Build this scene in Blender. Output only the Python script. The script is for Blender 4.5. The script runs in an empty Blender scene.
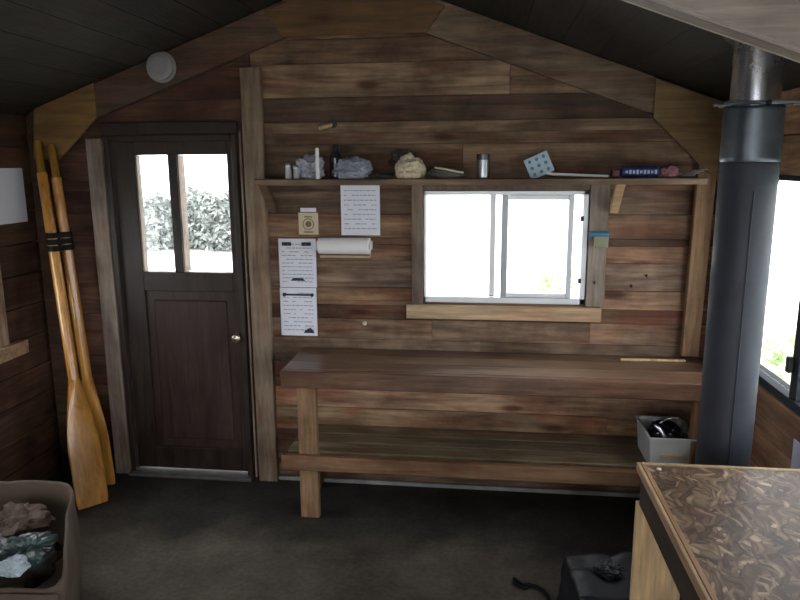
import bpy, bmesh, math, random
from mathutils import Vector, Matrix, noise
random.seed(7)
sc = bpy.context.scene
COL = sc.collection
PI = math.pi

# ------------------------------------------------------------------ helpers
class MB:
    """collects shapes in world coordinates, builds ONE mesh object"""
    def __init__(s):
        s.v = []; s.f = []; s.t = []; s.sm = []; s.mi = []
    def add(s, verts, faces, tone=(1, 1, 1), smooth=False, mi=0):
        o = len(s.v)
        s.v += [tuple(v) for v in verts]
        for f in faces:
            s.f.append(tuple(i + o for i in f)); s.t.append(tone); s.sm.append(smooth); s.mi.append(mi)
        return s
    def addbm(s, bm, tone, smooth, mi=0):
        bm.verts.index_update()
        s.add([v.co[:] for v in bm.verts], [[v.index for v in f.verts] for f in bm.faces], tone, smooth, mi)
        bm.free()
    def box(s, x0, x1, y0, y1, z0, z1, bev=.002, tone=(1, 1, 1), M=None, mi=0):
        bm = bmesh.new(); bmesh.ops.create_cube(bm, size=1)
        c = Vector(((x0+x1)/2, (y0+y1)/2, (z0+z1)/2))
        for v in bm.verts:
            v.co = Vector((v.co.x*abs(x1-x0), v.co.y*abs(y1-y0), v.co.z*abs(z1-z0)))
        if bev:
            b = min(bev, .45*min(abs(x1-x0), abs(y1-y0), abs(z1-z0)))
            bmesh.ops.bevel(bm, geom=bm.edges[:], offset=b, segments=1, affect='EDGES')
        for v in bm.verts:
            if M: v.co = M @ v.co
            v.co += c
        s.addbm(bm, tone, False, mi); return s
    def prism(s, pts, ax, d0, d1, tone=(1, 1, 1), mi=0):
        """polygon pts (a,b) extruded along ax ('x','y','z') from d0 to d1"""
        def P(a, b, d):
            return {'x': (d, a, b), 'y': (a, d, b), 'z': (a, b, d)}[ax]
        n = len(pts)
        vs = [P(a, b, d0) for a, b in pts] + [P(a, b, d1) for a, b in pts]
        fs = [list(range(n))[::-1], list(range(n, 2*n))] + [[i, (i+1) % n, n+(i+1) % n, n+i] for i in range(n)]
        bm = bmesh.new(); bv = [bm.verts.new(v) for v in vs]
        for f in fs: bm.faces.new([bv[i] for i in f])
        bmesh.ops.recalc_face_normals(bm, faces=bm.faces[:])
        bmesh.ops.bevel(bm, geom=bm.edges[:], offset=min(.0015, abs(d1-d0)*.3), segments=1, affect='EDGES')
        s.addbm(bm, tone, False, mi); return s
    def tube(s, pts, rad, seg=12, caps=True, tone=(1, 1, 1), smooth=True, flat=(1, 1), mi=0):
        pts = [Vector(p) for p in pts]; n = len(pts)
        if not hasattr(rad, '__len__'): rad = [rad]*n
        vs = []; up = None
        for i, p in enumerate(pts):
            d = (pts[min(i+1, n-1)] - pts[max(i-1, 0)]).normalized()
            if up is None:
                up = Vector((0, 0, 1)) if abs(d.z) < .9 else Vector((1, 0, 0))
            a = d.cross(up).normalized(); b = a.cross(d).normalized(); up = b
            for k in range(seg):
                t = 2*PI*k/seg
                vs.append(p + a*math.cos(t)*rad[i]*flat[0] + b*math.sin(t)*rad[i]*flat[1])
        fs = [[i*seg+k, i*seg+(k+1) % seg, (i+1)*seg+(k+1) % seg, (i+1)*seg+k] for i in range(n-1) for k in range(seg)]
        s.add(vs, fs, tone, smooth, mi)
        if caps: s.add(vs[:seg], [list(range(seg))[::-1]], tone, False, mi); s.add(vs[-seg:], [list(range(seg))], tone, False, mi)
        return s
    def lathe(s, prof, c, seg=32, M=None, tone=(1, 1, 1), smooth=True, mi=0):
        """prof [(r,h)...] around +Z at c"""
        vs = []; fs = []; c = Vector(c)
        pr = [prof[0]]
        for (ra, ha), (rb, hb_) in zip(prof, prof[1:]):   # support loops keep long straight runs flat
            d = math.hypot(rb-ra, hb_-ha)
            if d > .02:
                e = .002/d; pr += [(ra+(rb-ra)*e, ha+(hb_-ha)*e), (rb-(rb-ra)*e, hb_-(hb_-ha)*e)]
            pr.append((rb, hb_))
        prof = pr
        for r, h in prof:
            for k in range(seg):
                t = 2*PI*k/seg
                v = Vector((r*math.cos(t), r*math.sin(t), h))
                if M: v = M @ v
                vs.append(v + c)
        for i in range(len(prof)-1):
            for k in range(seg):
                fs.append([i*seg+k, i*seg+(k+1) % seg, (i+1)*seg+(k+1) % seg, (i+1)*seg+k])
        s.add(vs, fs, tone, smooth, mi); return s
    def crumple(s, c, dim, seed, amp=.3, freq=3., sub=4, base=None, tone=(1, 1, 1), smooth=False, fold=True, mi=0):
        bm = bmesh.new(); bmesh.ops.create_icosphere(bm, subdivisions=sub, radius=1)
        o = Vector((seed*13.7, seed*5.1, seed*3.3))
        for v in bm.verts:
            p = v.co.copy()
            n = noise.noise(p*freq*.5+o)*amp*1.2
            if fold: n += (abs(noise.noise(p*freq+o*2))-.2)*amp
            n += noise.noise(p*freq*2.3+o)*amp*.4
            p = p*(1+n)
            q = Vector((p.x*dim[0], p.y*dim[1], p.z*dim[2])) + Vector(c)
            if base is not None: q.z = max(q.z, base + .0015*noise.noise(p*9))if q.z < base else q.z
            v.co = q
        if base is not None:
            for v in bm.verts: v.co.z = max(v.co.z, base)
        s.addbm(bm, tone, smooth, mi); return s
    def build(s, name, mat, parent=None, clip=None):
        me = bpy.data.meshes.new(name)
        R = root_loc(parent)
        me.from_pydata([(v[0]-R[0], v[1]-R[1], v[2]-R[2]) for v in s.v], [], s.f)
        at = me.attributes.new('tone', 'FLOAT_COLOR', 'FACE')
        for i, t in enumerate(s.t): at.data[i].color = (t[0], t[1], t[2], 1)
        me.polygons.foreach_set('use_smooth', s.sm)
        mats = mat if isinstance(mat, (list, tuple)) else [mat]
        for m in mats: me.materials.append(m)
        me.polygons.foreach_set('material_index', s.mi)
        if clip:
            bm = bmesh.new(); bm.from_mesh(me)
            for co, no in clip:
                bmesh.ops.bisect_plane(bm, geom=bm.verts[:]+bm.edges[:]+bm.faces[:], plane_co=Vector(co)-Vector(R), plane_no=no, clear_outer=True)
            bm.to_mesh(me); bm.free()
        me.update()
        o = bpy.data.objects.new(name, me); COL.objects.link(o)
        if parent: o.parent = parent
        return o

def root_loc(p):
    if p is None: return (0, 0, 0)
    L = Vector((0, 0, 0))
    while p: L += p.location; p = p.parent
    return L
def thing(name, label, cat, loc=(0, 0, 0), group=None):
    o = bpy.data.objects.new(name, None); COL.objects.link(o)
    o.location = loc; o.empty_display_size = .1
    o['label'] = label; o['category'] = cat
    if group: o['group'] = group
    return o
def tag(o, label, cat, group=None):
    o['label'] = label; o['category'] = cat
    if group: o['group'] = group
    return o
def solo(name, mb, mat, label, cat, loc, group=None):
    """thing made of one mesh, origin at loc"""
    o = mb.build(name, mat)
    for v in o.data.vertices: v.co -= Vector(loc)
    o.location = loc
    return tag(o, label, cat, group)
def struct(o): o['kind'] = 'structure'; return o
def structroot(name, loc=(0, 0, 0)):
    o = bpy.data.objects.new(name, None); COL.objects.link(o); o.location = loc; o['kind'] = 'structure'; return o

# ------------------------------------------------------------------ materials
def newmat(name):
    m = bpy.data.materials.new(name); m.use_nodes = True
    nt = m.node_tree; nt.nodes.clear()
    out = nt.nodes.new('ShaderNodeOutputMaterial'); b = nt.nodes.new('ShaderNodeBsdfPrincipled')
    nt.links.new(b.outputs[0], out.inputs[0])
    return m, nt, b, out
def N(nt, t, **kw):
    n = nt.nodes.new(t)
    for k, v in kw.items(): setattr(n, k, v)
    return n
def ramp(nt, fac, stops):
    r = N(nt, 'ShaderNodeValToRGB')
    el = r.color_ramp.elements
    while len(el) < len(stops): el.new(.5)
    for e, (p, c) in zip(el, stops): e.position = p; e.color = (*c, 1) if len(c) == 3 else c
    nt.links.new(fac, r.inputs[0]); return r
def mul(nt, a, b, f=1.):
    m = N(nt, 'ShaderNodeMix', data_type='RGBA', blend_type='MULTIPLY'); m.inputs[0].default_value = f
    nt.links.new(a, m.inputs[6]); nt.links.new(b, m.inputs[7]); return m.outputs[2]

def wood(name, dark, light, axis='x', rough=.7, grain=1., knots=.5, spec=.3, stain=.35, coat=0):
    m, nt, b, out = newmat(name); L = nt.links.new
    tc = N(nt, 'ShaderNodeTexCoord'); geo = N(nt, 'ShaderNodeNewGeometry')
    off = N(nt, 'ShaderNodeVectorMath', operation='SCALE'); 
    comb = N(nt, 'ShaderNodeCombineXYZ')
    mm = [N(nt, 'ShaderNodeMath', operation='MULTIPLY') for _ in range(3)]
    for q, k in zip(mm, (37., 91., 53.)):
        L(geo.outputs['Random Per Island'], q.inputs[0]); q.inputs[1].default_value = k
    for i in range(3): L(mm[i].outputs[0], comb.inputs[i])
    addv = N(nt, 'ShaderNodeVectorMath', operation='ADD'); L(tc.outputs['Object'], addv.inputs[0]); L(comb.outputs[0], addv.inputs[1])
    st = {'x': (1.2, 14, 14), 'y': (14, 1.2, 14), 'z': (14, 14, 1.2)}[axis]
    mp = N(nt, 'ShaderNodeMapping'); mp.inputs['Scale'].default_value = [q*grain for q in st]; L(addv.outputs[0], mp.inputs[0])
    # warp the grain
    wn = N(nt, 'ShaderNodeTexNoise'); wn.inputs['Scale'].default_value = 2.2; wn.inputs['Detail'].default_value = 2; L(addv.outputs[0], wn.inputs[0])
    n1 = N(nt, 'ShaderNodeTexNoise'); n1.inputs['Scale'].default_value = 1.; n1.inputs['Detail'].default_value = 6; n1.inputs['Roughness'].default_value = .62; n1.inputs['Distortion'].default_value = 1.4
    L(mp.outputs[0], n1.inputs[0])
    n2 = N(nt, 'ShaderNodeTexNoise'); n2.inputs['Scale'].default_value = 5.; n2.inputs['Detail'].default_value = 4; L(mp.outputs[0], n2.inputs[0])
    r1 = ramp(nt, n1.outputs[0], [(.3, dark), (.52, tuple((a+c)/2 for a, c in zip(dark, light))), (.72, light)])
    r2 = ramp(nt, n2.outputs[0], [(.3, (.72, .70, .68)), (.7, (1.12, 1.1, 1.08))])
    col = mul(nt, r1.outputs[0], r2.outputs[0])
    # large weathering blotches
    n3 = N(nt, 'ShaderNodeTexNoise'); n3.inputs['Scale'].default_value = 2.6; n3.inputs['Detail'].default_value = 5; n3.inputs['Roughness'].default_value = .65
    L(addv.outputs[0], n3.inputs[0])
    r3 = ramp(nt, n3.outputs[0], [(.35, (1-stain, 1-stain*1.05, 1-stain*1.1)), (.62, (1.1, 1.1, 1.1))])
    col = mul(nt, col, r3.outputs[0])
    if knots:
        st2 = {'x': (2.1, 6.5, 6.5), 'y': (6.5, 2.1, 6.5), 'z': (6.5, 6.5, 2.1)}[axis]
        mp2 = N(nt, 'ShaderNodeMapping'); mp2.inputs['Scale'].default_value = st2; L(addv.outputs[0], mp2.inputs[0])
        vo = N(nt, 'ShaderNodeTexVoronoi'); vo.inputs['Scale'].default_value = 1.0; L(mp2.outputs[0], vo.inputs[0])
        rk = ramp(nt, vo.outputs['Distance'], [(.0, (.22, .17, .14)), (.1, (.35, .27, .22)), (.17, (.85, .8, .78)), (.22, (1, 1, 1))])
        col = mul(nt, col, rk.outputs[0], knots)
    st4 = {'x': (1.1, 5, 5), 'y': (5, 1.1, 5), 'z': (5, 5, 1.1)}[axis]
    mp4 = N(nt, 'ShaderNodeMapping'); mp4.inputs['Scale'].default_value = st4; mp4.inputs['Location'].default_value = (5, 9, 2); L(addv.outputs[0], mp4.inputs[0])
    n4 = N(nt, 'ShaderNodeTexNoise'); n4.inputs['Scale'].default_value = 1.5; n4.inputs['Detail'].default_value = 3; n4.inputs['Distortion'].default_value = .8; L(mp4.outputs[0], n4.inputs[0])
    k4 = stain*.95
    r4 = ramp(nt, n4.outputs[0], [(.36, (1-.35*k4, 1-.85*k4, 1-1.0*k4)), (.5, (1, 1, 1)), (.66, (1+.5*k4, 1+.5*k4, 1+.5*k4))])
    col = mul(nt, col, r4.outputs[0])
    at = N(nt, 'ShaderNodeAttribute', attribute_name='tone'); col = mul(nt, col, at.outputs['Color'])
    L(col, b.inputs['Base Color'])
    b.inputs['Specular IOR Level'].default_value = spec
    rr = ramp(nt, n1.outputs[0], [(.3, (rough*.85,)*3), (.7, (min(1, rough*1.15),)*3)]); L(rr.outputs[0], b.inputs['Roughness'])
    bp = N(nt, 'ShaderNodeBump'); bp.inputs['Strength'].default_value = .35; bp.inputs['Distance'].default_value = .004
    L(n2.outputs[0], bp.inputs['Height']); L(bp.outputs[0], b.inputs['Normal'])
    if coat: b.inputs['Coat Weight'].default_value = coat; b.inputs['Coat Roughness'].default_value = .15
    return m

def plain(name, col, rough=.6, metal=0, spec=.5, var=.12, scale=8., bump=0., bscale=40., coat=0, trans=0, alpha=1, sheen=0):
    m, nt, b, out = newmat(name); L = nt.links.new
    tc = N(nt, 'ShaderNodeTexCoord')
    n = N(nt, 'ShaderNodeTexNoise'); n.inputs['Scale'].default_value = scale; n.inputs['Detail'].default_value = 5; L(tc.outputs['Object'], n.inputs[0])
    r = ramp(nt, n.outputs[0], [(.3, tuple(c*(1-var) for c in col)), (.7, tuple(min(1, c*(1+var)) for c in col))])
    at = N(nt, 'ShaderNodeAttribute', attribute_name='tone')
    L(mul(nt, r.outputs[0], at.outputs['Color']), b.inputs['Base Color'])
    b.inputs['Roughness'].default_value = rough; b.inputs['Metallic'].default_value = metal; b.inputs['Specular IOR Level'].default_value = spec
    if bump:
        n2 = N(nt, 'ShaderNodeTexNoise'); n2.inputs['Scale'].default_value = bscale; n2.inputs['Detail'].default_value = 4; L(tc.outputs['Object'], n2.inputs[0])
        bp = N(nt, 'ShaderNodeBump'); bp.inputs['Strength'].default_value = bump; bp.inputs['Distance'].default_value = .005
        L(n2.outputs[0], bp.inputs['Height']); L(bp.outputs[0], b.inputs['Normal'])
    if coat: b.inputs['Coat Weight'].default_value = coat
    if alpha < 1: b.inputs['Alpha'].default_value = alpha
    return m

def glass(name, tint=(.93, .96, .96), fac=.06, dirt=0., rough=.02):
    m = bpy.data.materials.new(name); m.use_nodes = True; nt = m.node_tree; nt.nodes.clear(); L = nt.links.new
    out = N(nt, 'ShaderNodeOutputMaterial'); tr = N(nt, 'ShaderNodeBsdfTransparent'); tr.inputs[0].default_value = (*tint, 1)
    gl = N(nt, 'ShaderNodeBsdfGlossy'); gl.inputs['Roughness'].default_value = rough; gl.inputs[0].default_value = (1, 1, 1, 1)
    mx = N(nt, 'ShaderNodeMixShader'); mx.inputs[0].default_value = fac
    L(tr.outputs[0], mx.inputs[1]); L(gl.outputs[0], mx.inputs[2])
    last = mx
    if dirt:
        tc = N(nt, 'ShaderNodeTexCoord'); n = N(nt, 'ShaderNodeTexNoise'); n.inputs['Scale'].default_value = 18; n.inputs['Detail'].default_value = 6; L(tc.outputs['Object'], n.inputs[0])
        r = ramp(nt, n.outputs[0], [(.4, (0, 0, 0)), (.75, (dirt,)*3)])
        df = N(nt, 'ShaderNodeBsdfDiffuse'); df.inputs[0].default_value = (.6, .6, .58, 1)
        m2 = N(nt, 'ShaderNodeMixShader'); L(r.outputs[0], m2.inputs[0]); L(mx.outputs[0], m2.inputs[1]); L(df.outputs[0], m2.inputs[2]); last = m2
    L(last.outputs[0], out.inputs[0]); return m

M = {}
M['plank'] = wood('weathered_plank', (.12, .078, .055), (.40, .28, .20), 'x', .72, 1., 1., stain=.5)
M['plank_y'] = wood('weathered_plank_side', (.115, .068, .044), (.34, .225, .145), 'y', .72, 1., .75)
M['plank_ext'] = wood('outer_siding', (.1, .07, .05), (.25, .18, .12), 'x', .8)
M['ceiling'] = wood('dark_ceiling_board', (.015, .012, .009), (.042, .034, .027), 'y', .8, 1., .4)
M['stud'] = wood('stud_wood', (.20, .135, .085), (.40, .29, .19), 'z', .7, 1., .5)
M['rafter'] = wood('rafter_wood', (.10, .066, .046), (.28, .20, .14), 'x', .7, 1., .6)
M['rafter_near'] = wood('pale_rafter_wood', (.32, .27, .24), (.50, .44, .40), 'x', .65, 1., .25, stain=.15)
M['ply'] = wood('plywood', (.30, .19, .085), (.47, .32, .16), 'x', .6, .7, .25, stain=.2)
M['sill'] = wood('pine_trim', (.36, .25, .15), (.58, .43, .28), 'x', .6, 1., .8, stain=.2)
M['casing'] = wood('grey_casing', (.20, .16, .13), (.38, .32, .27), 'z', .65, 1., .5)
M['bench'] = wood('bench_wood', (.115, .072, .048), (.28, .185, .125), 'x', .33, 1., .4, spec=.5)
M['bench_low'] = wood('bench_low_wood', (.17, .13, .085), (.32, .25, .165), 'x', .7, 1., .3)
M['rail'] = wood('bench_rail_wood', (.20, .12, .075), (.36, .235, .145), 'x', .65, 1., .4)
M['bench_leg'] = wood('bench_leg_wood', (.26, .15, .08), (.44, .29, .17), 'z', .65, 1., .4)
M['door'] = wood('dark_door_wood', (.020, .013, .010), (.045, .028, .022), 'z', .5, 1., .2, spec=.4)
M['door_panel'] = wood('door_panel_wood', (.026, .014, .011), (.062, .034, .027), 'z', .5, 1., .2, spec=.4)
M['oar'] = wood('varnished_oar', (.40, .165, .022), (.62, .31, .06), 'z', .3, .8, .0, spec=.6, stain=.12, coat=.7)
M['leg_pale'] = wood('pale_table_leg', (.62, .42, .22), (.85, .62, .38), 'z', .6, 1., .3, stain=.15)
M['table_trim'] = wood('table_trim', (.38, .25, .14), (.58, .41, .25), 'y', .6, 1., .4, stain=.12)
M['apron'] = wood('dark_apron', (.035, .026, .02), (.08, .06, .045), 'y', .7)
M['black_metal'] = plain('black_iron', (.03, .03, .032), .55, .4, .5, .2)
M['strap'] = plain('black_rubber', (.005, .005, .006), .75, 0, .2)
M['alu'] = plain('aluminium_frame', (.62, .64, .67), .4, .35, .5, .05)
M['alu_dark'] = plain('dark_aluminium_frame', (.035, .04, .048), .8, 0, .15, .5, .1)
M['paper'] = plain('white_paper', (.82, .82, .92), .8, var=.04, scale=5)
M['paper_bright'] = plain('bright_paper', (.88, .87, .87), .85, var=.03)
M['ink'] = plain('dark_ink', (.03, .035, .06), .8, var=.05)
M['ink_grey'] = plain('grey_ink', (.36, .38, .44), .8, var=.1)
M['cream'] = plain('cream_card', (.66, .56, .40), .8, var=.06)
M['plastic_white'] = plain('white_plastic', (.80, .80, .80), .4, var=.06)
M['brass'] = plain('worn_brass', (.55, .48, .36), .25, .9)
M['threshold'] = plain('grey_threshold', (.10, .095, .085), .75, var=.25, scale=14)
M['pale_strip'] = plain('pale_floor_strip', (.26, .27, .26), .7, var=.25, scale=10)
M['blacksheet'] = plain('black_plastic', (.009, .010, .015), .48, 0, .3, .2)
M['glass'] = glass('window_glass')
M['glass_dirty'] = glass('door_glass', (.93, .95, .95), .06, .22)

def floor_mat():
    m, nt, b, out = newmat('dirty_shaded_floor'); L = nt.links.new
    tc = N(nt, 'ShaderNodeTexCoord')
    n = N(nt, 'ShaderNodeTexNoise'); n.inputs['Scale'].default_value = 1.3; n.inputs['Detail'].default_value = 7; n.inputs['Roughness'].default_value = .65; L(tc.outputs['Object'], n.inputs[0])
    r = ramp(nt, n.outputs[0], [(.35, (.036, .031, .026)), (.5, (.072, .064, .054)), (.68, (.12, .108, .092))])
    n2 = N(nt, 'ShaderNodeTexNoise'); n2.inputs['Scale'].default_value = 45; n2.inputs['Detail'].default_value = 3; L(tc.outputs['Object'], n2.inputs[0])
    r2 = ramp(nt, n2.outputs[0], [(.3, (.8, .8, .8)), (.7, (1.15, 1.15, 1.15))])
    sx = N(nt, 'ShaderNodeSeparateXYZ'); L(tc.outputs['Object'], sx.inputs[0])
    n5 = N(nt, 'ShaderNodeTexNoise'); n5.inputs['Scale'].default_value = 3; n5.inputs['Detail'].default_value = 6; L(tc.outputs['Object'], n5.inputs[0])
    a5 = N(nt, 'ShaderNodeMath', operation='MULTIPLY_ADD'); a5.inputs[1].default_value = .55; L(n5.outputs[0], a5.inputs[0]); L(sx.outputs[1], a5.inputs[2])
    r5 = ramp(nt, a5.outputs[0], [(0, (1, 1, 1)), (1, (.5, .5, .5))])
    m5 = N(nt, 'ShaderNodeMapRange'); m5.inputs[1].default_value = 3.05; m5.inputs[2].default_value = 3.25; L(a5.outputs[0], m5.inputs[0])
    r5 = ramp(nt, m5.outputs[0], [(0, (1.35, 1.3, 1.22)), (1, (.62, .62, .62))])  # shade by the bench painted into the floor: rear darker, foreground lighter
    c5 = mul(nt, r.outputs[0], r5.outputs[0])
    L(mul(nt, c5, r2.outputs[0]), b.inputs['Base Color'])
    b.inputs['Roughness'].default_value = .8; b.inputs['Specular IOR Level'].default_value = .25
    bp = N(nt, 'ShaderNodeBump'); bp.inputs['Strength'].default_value = .3; bp.inputs['Distance'].default_value = .004
    L(n2.outputs[0], bp.inputs['Height']); L(bp.outputs[0], b.inputs['Normal']); return m
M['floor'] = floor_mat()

def osb_mat():
    m, nt, b, out = newmat('strand_board'); L = nt.links.new
    tc = N(nt, 'ShaderNodeTexCoord')
    w = N(nt, 'ShaderNodeTexNoise'); w.inputs['Scale'].default_value = 9; w.inputs['Detail'].default_value = 2; L(tc.outputs['Object'], w.inputs[0])
    wv = N(nt, 'ShaderNodeVectorMath', operation='SCALE'); wv.inputs[3].default_value = .10; L(w.outputs[1], wv.inputs[0])
    cur = None
    for q, (ang, sx, sy, sd) in enumerate(((75, 15, 60, 0), (-30, 14, 62, 3.3), (50, 15, 66, 7.1), (-75, 16, 70, 11.3))):
        mp = N(nt, 'ShaderNodeMapping'); mp.inputs['Rotation'].default_value = (0, 0, math.radians(ang)); mp.inputs['Scale'].default_value = (sx, sy, 1); mp.inputs['Location'].default_value = (sd, sd*2, 0)
        mr = N(nt, 'ShaderNodeMapping'); mr.inputs['Rotation'].default_value = (0, 0, math.radians(ang))
        ad = N(nt, 'ShaderNodeVectorMath', operation='ADD'); L(tc.outputs['Object'], ad.inputs[0]); L(wv.outputs[0], ad.inputs[1]); L(ad.outputs[0], mr.inputs[0])
        mp.inputs['Rotation'].default_value = (0, 0, 0); L(mr.outputs[0], mp.inputs[0])
        vo = N(nt, 'ShaderNodeTexVoronoi'); vo.inputs['Scale'].default_value = 1; L(mp.outputs[0], vo.inputs[0])
        sp = N(nt, 'ShaderNodeSeparateColor'); L(vo.outputs['Color'], sp.inputs[0])
        c2 = ramp(nt, sp.outputs[0], [(.0, (.075, .045, .029)), (.5, (.17, .108, .068)), (.85, (.27, .18, .115)), (1., (.44, .32, .21))])
        ed = ramp(nt, vo.outputs['Distance'], [(.25, (1.1, 1.1, 1.1)), (.6, (.55, .5, .45))])
        c2o = mul(nt, c2.outputs[0], ed.outputs[0])
        if cur is None: cur = c2o; continue
        k = ramp(nt, sp.outputs[1], [(.58, (0, 0, 0)), (.60, (1, 1, 1))])
        mx = N(nt, 'ShaderNodeMix', data_type='RGBA'); L(k.outputs[0], mx.inputs[0]); L(cur, mx.inputs[6]); L(c2o, mx.inputs[7]); cur = mx.outputs[2]
    L(cur, b.inputs['Base Color']); b.inputs['Roughness'].default_value = .5; b.inputs['Specular IOR Level'].default_value = .4
    bp = N(nt, 'ShaderNodeBump'); bp.inputs['Strength'].default_value = .4; bp.inputs['Distance'].default_value = .002
    L(cur, bp.inputs['Height']); L(bp.outputs[0], b.inputs['Normal']); return m
M['osb'] = osb_mat()

# ------------------------------------------------------------------ dimensions
XL, XR, YB, YR = -2.42, 1.13, 3.50, -1.60
RX = -.64; SL = .365
def roof(x): return 2.64 - SL*abs(x-RX)
def raf(x): return 2.469 - SL*abs(x-RX)
CLIP = [((RX, 0, 2.645), Vector((SL, 0, 1)).normalized()), ((RX, 0, 2.645), Vector((-SL, 0, 1)).normalized())]

# ------------------------------------------------------------------ shell
def plank_wall(name, ax, pos, inward, a0, a1, rows, holes, mat, tonefn, clip=None, zt=2.7, joint=(1.1, 2.4), seed=1, ext=.09):
    """boards run along the wall; inward = +1/-1 direction into the room; holes: (a0,a1,z0,z1)"""
    rnd = random.Random(seed); mb = MB()
    def put(p, q, z0, z1, d0, d1, tone, bev):
        if q-p < .004 or z1-z0 < .004: return
        lo, hi = sorted((d0, d1))
        if ax == 'x': mb.box(p, q, lo, hi, z0, z1, bev, tone)
        else: mb.box(lo, hi, p, q, z0, z1, bev, tone)
    def cut(p, q, z0, z1, d0, d1, tone, bev):
        # subtract holes from a board
        zs = sorted({z0, z1, *[z for h in holes for z in h[2:] if z0 < z < z1]})
        for u, v in zip(zs, zs[1:]):
            segs = [(p, q)]
            for h in holes:
                if h[2] < (u+v)/2 < h[3]:
                    ns = []
                    for s0, s1 in segs:
                        if h[1] <= s0 or h[0] >= s1: ns.append((s0, s1)); continue
                        if h[0] > s0: ns.append((s0, h[0]))
                        if h[1] < s1: ns.append((h[1], s1))
                    segs = ns
            for s0, s1 in segs: put(s0, s1, u, v, d0, d1, tone, bev)
    for z0, z1 in zip(rows, rows[1:]):
        x = a0
        while x < a1-.01:
            w = rnd.uniform(*joint); e = min(a1, x+w)
            if a1-e < .4: e = a1
            jut = rnd.uniform(-.004, .004)
            cut(x, e-.002, z0+.0015, z1-.0015, pos+inward*jut, pos-inward*.03, tonefn((x+e)/2, (z0+z1)/2, rnd), .003)
            x = e
    cut(a0-ext, a1+ext, rows[0], rows[-1], pos-inward*.03, pos-inward*.10, (.35, .33, .3), 0)
    return struct(mb.build(name, mat, None, clip))

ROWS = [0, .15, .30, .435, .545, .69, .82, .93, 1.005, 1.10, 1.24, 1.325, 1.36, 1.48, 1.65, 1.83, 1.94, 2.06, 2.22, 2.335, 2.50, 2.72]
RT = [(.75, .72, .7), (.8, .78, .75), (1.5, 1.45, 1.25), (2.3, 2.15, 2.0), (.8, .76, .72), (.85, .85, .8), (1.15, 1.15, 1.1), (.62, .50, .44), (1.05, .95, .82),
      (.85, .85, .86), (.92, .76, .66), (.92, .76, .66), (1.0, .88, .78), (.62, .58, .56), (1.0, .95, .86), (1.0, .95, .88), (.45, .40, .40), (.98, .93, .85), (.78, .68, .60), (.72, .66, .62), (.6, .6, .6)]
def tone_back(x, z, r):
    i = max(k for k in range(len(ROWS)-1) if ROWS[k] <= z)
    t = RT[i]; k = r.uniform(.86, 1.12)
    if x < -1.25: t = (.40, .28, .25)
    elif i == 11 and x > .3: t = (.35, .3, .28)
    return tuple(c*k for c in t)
DOOR = (-1.985, -1.262, 0, 1.885)
WIN = (-.305, .506, 1.03, 1.597)
def plank_back():
    mb = MB(); rnd = random.Random(5)
    holes = [DOOR, WIN]
    def put(p, q, z0, z1, y0, y1, tone, bev):
        if q-p > .004 and z1-z0 > .004: mb.box(p, q, y0, y1, z0, z1, bev, tone)
    def cut(p, q, z0, z1, y0, y1, tone, bev):
        zs = sorted({z0, z1, *[z for h in holes for z in h[2:] if z0 < z < z1]})
        for u, v in zip(zs, zs[1:]):
            segs = [(p, q)]
            for h in holes:
                if h[2] < (u+v)/2 < h[3]:
                    ns = []
                    for s0, s1 in segs:
                        if h[1] <= s0 or h[0] >= s1: ns.append((s0, s1)); continue
                        if h[0] > s0: ns.append((s0, h[0]))
                        if h[1] < s1: ns.append((h[1], s1))
                    segs = ns
            for s0, s1 in segs: put(s0, s1, u, v, y0, y1, tone, bev)
    for z0, z1 in zip(ROWS, ROWS[1:]):
        for a, b_ in ((XL, -1.18), (-1.18, XR)):
            x = a
            while x < b_-.01:
                e = min(b_, x+rnd.uniform(.8, 2.6))
                if b_-e < .4: e = b_
                j = rnd.uniform(-.004, .004)
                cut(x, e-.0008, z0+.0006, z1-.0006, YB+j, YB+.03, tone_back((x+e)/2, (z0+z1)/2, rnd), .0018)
                x = e
    cut(XL-.09, XR+.09, 0, 2.72, YB+.03, YB+.10, (.3, .28, .26), 0)
    return struct(mb.build('wall_back', M['plank'], None, CLIP))
plank_back()
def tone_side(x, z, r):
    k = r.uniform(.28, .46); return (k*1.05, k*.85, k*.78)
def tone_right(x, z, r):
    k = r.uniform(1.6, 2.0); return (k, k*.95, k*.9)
W2 = (1.62, 3.26, .838, 1.68); W2b = (-1.1, 1.25, .86, 1.66)
W3 = (1.95, 3.06, .86, 1.45)
srows = [0, .16, .33, .5, .66, .83, 1.0, 1.17, 1.33, 1.5, 1.66, 1.83, 2.0]
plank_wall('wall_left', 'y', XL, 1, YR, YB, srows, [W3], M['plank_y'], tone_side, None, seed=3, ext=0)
plank_wall('wall_right', 'y', XR, -1, YR, YB, srows, [W2, W2b], M['plank_y'], tone_right, None, seed=4, ext=0)
RH = [(-2.1, -1.0, .75, 1.9), (-.55, .75, .02, 2.0), (-.93, -.33, 2.10, 2.42)]
plank_wall('wall_rear', 'x', YR, 1, XL, XR, [0, .2, .4, .6, .8, 1.0, 1.2, 1.4, 1.6, 1.8, 2.0, 2.2, 2.4, 2.6], RH, M['plank'], tone_right, CLIP, seed=6, ext=.09)

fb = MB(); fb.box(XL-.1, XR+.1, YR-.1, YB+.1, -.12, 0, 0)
struct(fb.build('floor', M['floor']))

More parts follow.
